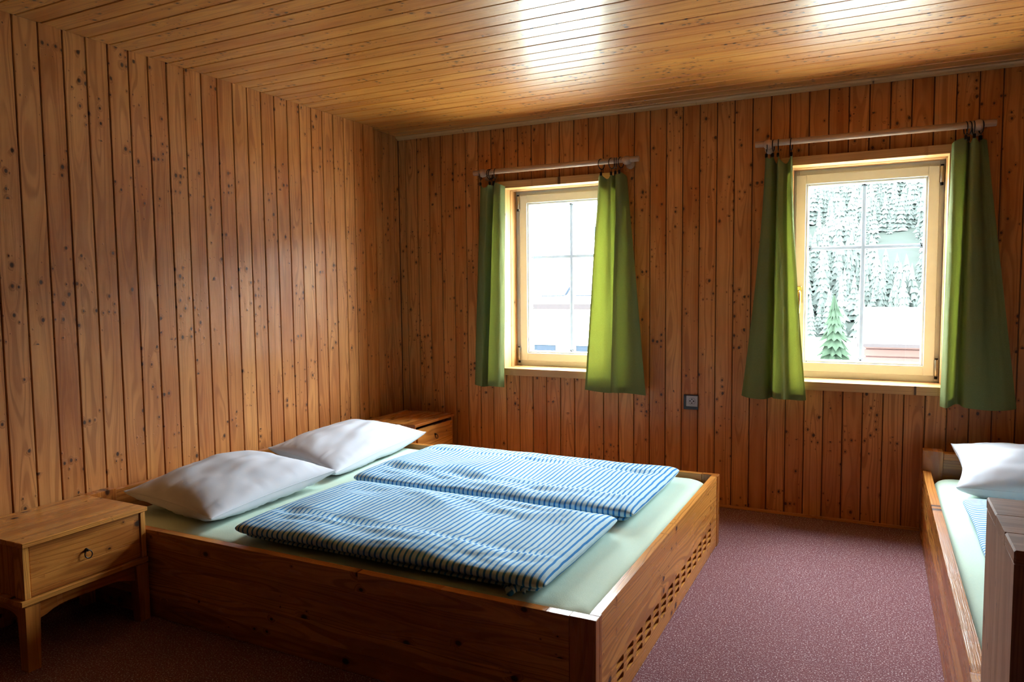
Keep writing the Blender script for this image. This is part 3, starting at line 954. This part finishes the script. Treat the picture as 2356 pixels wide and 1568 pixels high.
# single bed along the right, head against the window wall
B2X0, B2X1, B2Y0, B2Y1 = 2.929, 3.85, 0.108, 2.212
bed2 = empty('single_bed', ((B2X0 + B2X1) / 2, (B2Y0 + B2Y1) / 2, 0))
tag(bed2, 'pine single bed along the right with its headboard under the window', 'bed')
HB2 = 0.325
for xa, xb, sd in ((B2X0, B2X0 + 0.032, 15), (B2X1 - 0.032, B2X1, 16)):
    m = MB(); lamella(m, xa, xb, B2Y0 + 0.080, B2Y1 - 0.070, 0.002, HB2, 'y', 4, sd); m.build('side_rail', MF, bed2)
for xo, dx in ((B2X0 - 0.004, 1), (B2X1 + 0.004, -1)):
    m = MB()
    xs = sorted((xo, xo + dx * 0.034)); m.box(xs[0], xs[1], B2Y0, B2Y0 + 0.079, 0, HB2 + 0.001, axis='z', across='y')
    xs = sorted((xo + dx * 0.034, xo + dx * 0.06)); m.box(xs[0], xs[1], B2Y0, B2Y0 + 0.03, 0, HB2 + 0.001, axis='z', across='x')
    m.build('corner_post', MF, bed2)
    m = MB(); xs = sorted((xo + dx * 0.002, xo + dx * 0.084)); m.box(xs[0], xs[1], B2Y1 - 0.068, B2Y1, 0, 0.418, axis='z', across='x', tone=0.95); m.build('head_post', MF, bed2)
m = MB(); lamella(m, B2X0 + 0.0805, B2X1 - 0.0805, B2Y1 - 0.050, B2Y1 - 0.012, 0.10, 0.378, 'x', 3, 22); m.build('headboard', MF, bed2)
m = MB(); m.box(B2X0 + 0.0805, B2X1 - 0.0805, B2Y1 - 0.066, B2Y1 - 0.004, 0.3805, 0.408, axis='x'); m.build('head_rail', MF, bed2)
m = MB(); lamella(m, B2X0 + 0.058, B2X1 - 0.058, B2Y0 + 0.002, B2Y0 + 0.029, 0.002, HB2, 'x', 4, 24); m.build('foot_panel', MF, bed2)
m = MB(); m.box(B2X0 + 0.034, B2X1 - 0.034, B2Y0 + 0.034, B2Y1 - 0.07, 0.135, 0.150, axis='x'); m.build('slat_base', MF, bed2)
mattress('mattress', 'single mattress in a mint green fitted sheet', B2X0 + 0.040, B2X1 - 0.040, B2Y0 + 0.046, B2Y1 - 0.075, 0.151, MZ, 4.0)
pillow('white pillow propped on the headboard of the single bed', (3.035, 2.125, 0.462), (3.025, 1.715, 0.365), (3.66, 1.66, 0.360), (3.68, 2.11, 0.450), 0.150, 5.5, MZ + 0.0095, pinch=0.05)
duvet('blue and white striped duvet folded on the single bed, behind the brown cabinet', 3.035, 3.72, 0.55, 1.585, 9.4, along='y', zt=0.372)

# ------------------------------------------------------------------ nightstands
def nightstand(label, yr, pull, seed):
    """yr = right end (far side), drawer faces the room (+x); pull = how far the drawer stands open"""
    rng = random.Random(seed)
    W = 0.425; y0, y1 = yr - W, yr; xb, xf = 0.050, 0.398
    t = empty('nightstand', ((xb + xf) / 2, (y0 + y1) / 2, 0))
    tag(t, label, 'nightstand', 'low pine nightstands either side of the double bed')
    def part(name, f, mat=MF, par=t):
        m = MB(); f(m); return m.build(name, mat, par)
    def top(m):
        n = 4; cut = [xb - 0.006 + (xf + 0.008 - xb + 0.006) * q for q in (0, 0.24, 0.52, 0.78, 1)]
        for k in range(n): m.box(cut[k], cut[k + 1], y0 - 0.004, y1 + 0.002, 0.394, 0.410, axis='y', across='x', bev=0.002 if k in (0, 3) else 0.0003, seed=seed * 7 + k)
    part('top', top)
    for ya, yb in ((y0 + 0.001, y0 + 0.021), (y1 - 0.021, y1 - 0.001)):
        def side(m):
            m.box(xf - 0.05, xf - 0.002, ya, yb, 0.2285, 0.3935, seed=seed + 3); m.box(xb, xb + 0.05, ya, yb, 0.2285, 0.3935, seed=seed + 4)
            mid_ = (xb + 0.05 + xf - 0.05) / 2
            m.box(xb + 0.05, mid_, ya + 0.006, yb - 0.002, 0.2285, 0.3935, seed=seed + 5); m.box(mid_, xf - 0.05, ya + 0.006, yb - 0.002, 0.2285, 0.3935, seed=seed + 6)
        part('side_panel', side)
    part('back_panel', lambda m: m.box(xb, xb + 0.012, y0 + 0.021, y1 - 0.021, 0.2285, 0.3935, axis='y'))
    part('base_rail', lambda m: m.box(xb, xf + 0.004, y0 - 0.012, y1 + 0.0, 0.2105, 0.2282, axis='y', across='x'))
    dr = empty('drawer', (xf, (y0 + y1) / 2, 0.31)); dr.parent = t; dr.location = Vector((xf, (y0 + y1) / 2, 0.31)) - t.location
    xd = xf - 0.006 + pull
    def sub(name, m, mat):
        return m.build(name, mat, dr)
    zt_ = 0.3915 - (0.0155 if pull > 0 else 0)
    m = MB()
    zs_ = [0.2305, 0.288, zt_]
    for k in range(2): m.box(xd - 0.018, xd, y0 + 0.0235, y1 - 0.0235, zs_[k], zs_[k + 1], axis='y', across='z', bev=0.0015 if pull == 0 else 0.001, seed=seed * 13 + k)
    sub('drawer_front', m, MF)
    m = MB()
    m.box(xb + 0.02 + pull, xd - 0.0185, y0 + 0.026, y0 + 0.036, 0.235, 0.365, axis='x'); m.box(xb + 0.02 + pull, xd - 0.0185, y1 - 0.036, y1 - 0.026, 0.235, 0.365, axis='x')
    m.box(xb + 0.02 + pull, xd - 0.0185, y0 + 0.037, y1 - 0.037, 0.236, 0.242, axis='y')
    sub('drawer_box', m, MF)
    yk, zk = (y0 + y1) / 2 - 0.008, 0.322
    m = MB(); m.lathe([(0.0, 0.011), (0.003, 0.011), (0.0045, 0.009), (0.0035, 0.006), (0.006, 0.002), (0.0065, 0.0)], (xd, yk, zk), (1, 0, 0), 16)
    sub('knob', m, MBLACK).data.update()
    m = MB()
    pts = []
    for k in range(24):
        an = 2 * math.pi * k / 24
        pts.append((xd + 0.009 + 0.003 * (1 - math.sin(an)), yk + 0.0125 * math.cos(an), zk - 0.0125 + 0.0125 * math.sin(an)))
    m.tube(pts, 0.0019, 8, closed=True)
    sub('ring_pull', m, MBLACK)
    for (lx, ly, ox, oy) in ((xf - 0.046, y0 + 0.0, 1, -1), (xf - 0.046, y1 - 0.046, 1, 1), (xb, y0 + 0.0, -1, -1), (xb, y1 - 0.046, -1, 1)):
        def leg(m):
            a = 0.046; s = 0.008
            top_ = [(lx, ly), (lx + a, ly), (lx + a, ly + a), (lx, ly + a)]
            bx0 = lx + (s if ox > 0 else 0); bx1 = lx + a - (s if ox < 0 else 0)
            by0 = ly + (s if oy > 0 else 0); by1 = ly + a - (s if oy < 0 else 0)
            bot = [(bx0, by0), (bx1, by0), (bx1, by1), (bx0, by1)]
            vs = [(x_, y_, 0.0) for x_, y_ in bot] + [(x_, y_, 0.205) for x_, y_ in top_] 
            of = R.uniform(0, 30); tn = R.random()
            m.add(vs, [(3, 2, 1, 0), (4, 5, 6, 7), (0, 1, 5, 4), (1, 2, 6, 5), (2, 3, 7, 6), (3, 0, 4, 7)], [(v[2] + of, v[1] - ly, v[0] - lx + 0.05) for v in vs], tn)
            m.box(lx + 0.004, lx + a - 0.004, ly + 0.004, ly + a - 0.004, 0.205, 0.2105, bev=0.001)
        part('leg', leg)
    # curved aprons
    def apron_poly(a, b):
        pts_ = [(a, 0.2095), (b, 0.2095)]
        n = 16
        for k in range(n + 1):
            f = 1 - k / n
            e = min(f, 1 - f)
            z = 0.1535 + 0.022 * (1 - math.exp(-(e / 0.13) ** 2)) if e > 0.03 else 0.1535
            pts_.append((a + (b - a) * f, z))
        return pts_
    part('apron', lambda m: m.prism(apron_poly(y0 + 0.046, y1 - 0.046), xf - 0.030, xf - 0.010, 'x', (0, 1, 0)))
    for ya in (y0 + 0.012, y1 - 0.030):
        part('apron', lambda m: m.prism(apron_poly(xb + 0.046, xf - 0.046), ya, ya + 0.018, 'y', (1, 0, 0)))
    return t
nightstand('pine nightstand with a closed drawer beside the near pillow', 0.066, 0.0, 3)
nightstand('pine nightstand in the far corner with its drawer slightly open', 2.192, 0.012, 8)

# ------------------------------------------------------------------ cabinet at the foot of the single bed
CX0, CX1, CY0, CY1, CH = 2.934, 3.62, -0.246, 0.094, 0.742
cab = empty('cabinet', ((CX0 + CX1) / 2, (CY0 + CY1) / 2, 0))
tag(cab, 'tall brown wooden cabinet at the foot of the single bed', 'cabinet')
m = MB()
for k, (a, b) in enumerate(((0, .3), (.3, .62), (.62, 1))): m.box(CX0, CX1, CY0 + (CY1 - CY0) * a, CY0 + (CY1 - CY0) * b, CH - 0.024, CH, axis='x', across='y', bev=0.003 if k != 1 else 0.0003, seed=70 + k)
m.build('top', MCAB, cab)
for xa, xb in ((CX0 + 0.001, CX0 + 0.022), (CX1 - 0.022, CX1 - 0.001)):
    m = MB()
    for k, (a, b) in enumerate(((0, .28), (.28, .6), (.6, 1))): m.box(xa, xb, CY0 + 0.006 + (CY1 - CY0 - 0.008) * a, CY0 + 0.006 + (CY1 - CY0 - 0.008) * b, 0, CH - 0.0245, axis='z', across='y', bev=0.0003, seed=80 + k)
    m.build('side_panel', MCAB, cab)
MB().box(CX0 + 0.0225, CX1 - 0.0225, CY1 - 0.014, CY1 - 0.003, 0.05, CH - 0.025, axis='z', across='x').build('back_panel', MCAB, cab)
MB().box(CX0 + 0.0225, CX1 - 0.0225, CY0 + 0.02, CY0 + 0.035, 0.0, 0.058, axis='x').build('plinth', MCAB, cab)
MB().box(CX0 + 0.0225, CX1 - 0.0225, CY0 + 0.03, CY1 - 0.015, 0.059, 0.077, axis='x').build('bottom_board', MCAB, cab)
MB().box(CX0 + 0.0225, CX1 - 0.0225, CY0 + 0.014, CY1 - 0.015, CH - 0.045, CH - 0.0255, axis='x').build('top_rail', MCAB, cab)
xm = (CX0 + CX1) / 2
for xa, xb, kx in ((CX0 + 0.025, xm - 0.0015, 1), (xm + 0.0015, CX1 - 0.025, -1)):
    m = MB()
    za, zb = 0.062, CH - 0.048; yd = CY0 + 0.010
    m.box(xa, xa + 0.05, yd, yd + 0.018, za, zb); m.box(xb - 0.05, xb, yd, yd + 0.018, za, zb)
    m.box(xa + 0.05, xb - 0.05, yd, yd + 0.018, za, za + 0.06, axis='x'); m.box(xa + 0.05, xb - 0.05, yd, yd + 0.018, zb - 0.06, zb, axis='x')
    m.box(xa + 0.05, xb - 0.05, yd + 0.006, yd + 0.014, za + 0.06, zb - 0.06, axis='z', across='x')
    dobj = m.build('door', MCAB, cab)
    kx_ = xb - 0.025 if kx > 0 else xa + 0.025
    MB().lathe([(0.0, 0.024), (0.010, 0.022), (0.013, 0.016), (0.008, 0.007), (0.007, 0.0)], (kx_, yd, 0.45), (0, -1, 0), 18).build('knob', MBLACK, dobj, recalc=True)

# ------------------------------------------------------------------ outside
MGROUND = plain('pale_gravel_and_grass', (0.46, 0.47, 0.40), 0.95, bump=(3, 0.3, 0.05))
MHILL = plain('forest_slope', (0.017, 0.020, 0.017), 0.95, spec=0.02, bump=(0.4, 0.3, 0.5))
MFOREST = plain('spruce_green', (0.039, 0.045, 0.040), 0.95, spec=0.05)
MSPRUCE = plain('young_spruce_green', (0.019, 0.029, 0.018), 0.95, spec=0.05)
MTRUNK = plain('bark', (0.022, 0.018, 0.018), 0.9, spec=0.05)
MROOF = plain('pale_metal_roof', (0.78, 0.79, 0.80), 0.5)
MREDWOOD = plain('pinkish_boards', (0.055, 0.030, 0.026), 0.9, spec=0.1)
MHOUSE = plain('white_render', (0.82, 0.82, 0.80), 0.9)
MPANE = plain('dark_slate_blue', (0.012, 0.016, 0.022), 0.8, spec=0.05)
GZ = -2.9
ground = MB().box(-300, 300, D + 0.6, 61, GZ - 0.5, GZ, bev=0).build('ground', MGROUND)
tag(ground, 'pale open ground outside the windows', kind='structure')

def hill_z(x, y):
    t = max(0.0, (y - 60) / 335.0)
    crest = 66 + 16.0 * math.tanh((x + 8) / 30.0) + 10 * noise.noise(Vector((x * 0.01, 3.3, 0)))
    return GZ - 0.2 + crest * min(t, 1.15) ** 0.9
vs = []; fs = []
NXH, NYH = 60, 24
for j in range(NYH + 1):
    for i in range(NXH + 1):
        x_ = -300 + 600 * i / NXH; y_ = 60 + 380 * j / NYH
        vs.append((x_, y_, hill_z(x_, y_) + 0.8 * noise.noise(Vector((x_ * 0.1, y_ * 0.1, 1)))))
for j in range(NYH):
    for i in range(NXH):
        a = j * (NXH + 1) + i
        fs.append((a, a + 1, a + NXH + 2, a + NXH + 1))
hill = MB().add(vs, fs, smooth=True).build('hillside', MHILL)
tag(hill, 'wooded mountain slope far outside the window', kind='structure')

def conifer(mb, x, y, z, h, rad, rng, layers=6, seg=11):
    for k in range(layers):
        f0 = 0.08 + 0.86 * k / layers; f1 = min(1.0, f0 + 1.65 / layers)
        r0 = rad * (1 - f0) * rng.uniform(0.85, 1.15) + 0.05 * rad
        tip = (x + rng.uniform(-.04, .04) * rad, y, z + h * f1)
        base = []
        ph = rng.uniform(0, 6.28)
        for s in range(seg):
            an = ph + 2 * math.pi * s / seg
            rj = r0 * (1.0 if s % 2 else 0.62) * rng.uniform(0.8, 1.2)
            base.append((x + rj * math.cos(an), y + rj * math.sin(an), z + h * f0 - (0.05 * h if s % 2 else 0) * rng.uniform(0.3, 1)))
        vs = base + [tip, (x, y, z + h * (f0 + 0.03))]
        fs = [(s, (s + 1) % seg, seg) for s in range(seg)] + [((s + 1) % seg, s, seg + 1) for s in range(seg)]
        mb.add(vs, fs)
rng = random.Random(21)
fo = MB()
cnt = 0
while cnt < 3400:
    y_ = 60 + 340 * rng.random() ** 1.15
    x_ = rng.uniform(-0.16 * y_ - 3, 0.12 * y_ + 3) if cnt < 2700 else rng.uniform(-0.7 * y_, 0.5 * y_)
    if noise.noise(Vector((x_ * 0.09, y_ * 0.016, 7))) < -0.60: continue
    hh = rng.uniform(3.2, 7.5) * (0.6 + 0.5 * min(1.0, y_ / 250))
    conifer(fo, x_, y_, hill_z(x_, y_) - 0.4, hh, hh * rng.uniform(0.15, 0.26), rng, *((8, 13) if y_ < 150 else (5, 9)))
    cnt += 1
forest = fo.build('forest', MFOREST)
tag(forest, 'dense spruce forest covering the slope outside the window', 'forest', kind='stuff')

def small_tree(label, x, y, h, rad, seed):
    t = empty('spruce_tree', (x, y, GZ)); tag(t, label, 'tree')
    m = MB(); conifer(m, x, y, GZ + 0.2, h, rad, random.Random(seed), 16, 23); m.build('crown', MSPRUCE, t)
    m = MB(); m.tube([(x, y, GZ), (x, y, GZ + h * 0.5)], [0.10, 0.05], 8); m.build('trunk', MTRUNK, t)
small_tree('young spruce beside the barn outside the window', 1.72, 19.5, 3.7, 0.95, 5)

# barn with a pale roof
barn = empty('barn', (7.0, 15.0, GZ)); tag(barn, 'low barn with a pale roof and pinkish board wall outside', 'barn')
bx0, bx1, bya, byr, byb = 2.40, 12.0, 12.6, 15.2, 17.8
ez, rz_ = 0.185, 0.72
MB().prism([(bya, ez), (byr, rz_), (byb, ez), (byb, ez - 0.06), (byr, rz_ - 0.06), (bya, ez - 0.06)], bx0, bx1, 'x', (1, 0, 0)).build('roof', MROOF, barn, recalc=True)
MB().box(bx0 + 0.02, bx1 - 0.02, bya - 0.07, bya - 0.002, ez - 0.09, ez - 0.03, axis='x').build('gutter', MTRUNK, barn)
MB().prism([(13.03, GZ), (17.4, GZ), (17.4, ez - 0.03), (byr, rz_ - 0.10), (13.03, ez - 0.0)], bx0 + 0.15, bx1 - 0.15, 'x', (1, 0, 0)).build('barn_body', MREDWOOD, barn, recalc=True)
z = GZ
while z < ez - 0.1:
    MB().box(bx0 + 0.12, bx1 - 0.12, 12.985, 13.025, z, min(z + 0.125, ez - 0.07), axis='x', bev=0.012).build('wall_board', MREDWOOD, barn)
    z += 0.14

# white house
hs = empty('house', (-6.0, 17.0, GZ)); tag(hs, 'large white house with a pale roof outside the corner window', 'house')
hx0, hx1 = -11.5, -1.6
hez = 0.83
MB().prism([(14.6, hez), (19.6, 4.6), (24.6, hez), (24.6, hez - 0.12), (19.6, 4.45), (14.6, hez - 0.12)], hx0 - 0.3, hx1 + 0.3, 'x', (1, 0, 0)).build('roof', MROOF, hs, recalc=True)
MB().box(hx0 - 0.3, hx1 + 0.3, 14.50, 14.60, hez - 0.16, hez - 0.03, axis='x').build('gutter', MTRUNK, hs)
MB().prism([(15.1, GZ), (24.1, GZ), (24.1, hez - 0.05), (19.6, 4.3), (15.1, hez - 0.05)], hx0, hx1, 'x', (1, 0, 0)).build('house_body', MHOUSE, hs, recalc=True)
for k in range(8):
    xw = hx0 + 0.9 + k * 1.12
    f = MB(); frame4(f, xw - 0.06, xw + 0.66, -1.20, -0.17, 15.04, 15.12, 0.06); fo_ = f.build('house_window', MHOUSE, hs)
    MB().box(xw, xw + 0.60, 15.07, 15.10, -1.14, -0.23, bev=0).build('pane', MPANE, fo_)
# roof hatch and a vent pipe
sl = (4.6 - hez) / 5.0
yh = 16.9
m = MB(); m.box(-3.98, -3.66, yh - 0.25, yh + 0.25, hez + sl * (yh - 14.6) - 0.15, hez + sl * (yh - 14.6) + 0.22, bev=0.02); m.build('roof_hatch', MPANE, hs)
m = MB(); m.tube([(-4.07, 14.85, hez + sl * 0.25 - 0.03), (-3.92, 14.85, hez + sl * 0.25 + 0.20), (-3.89, 14.85, hez + sl * 0.25 + 0.25)], [0.03, 0.03, 0.05], 10); m.build('vent_pipe', MPANE, hs)
for xa in (-5.6, -4.65, -3.75):
    m = MB(); m.tube([(xa, 14.75, hez + sl * 0.15 + 0.05), (xa + 0.6, 14.75, hez + sl * 0.15 + 0.05)], 0.015, 8); m.build('snow_guard', MPANE, hs)
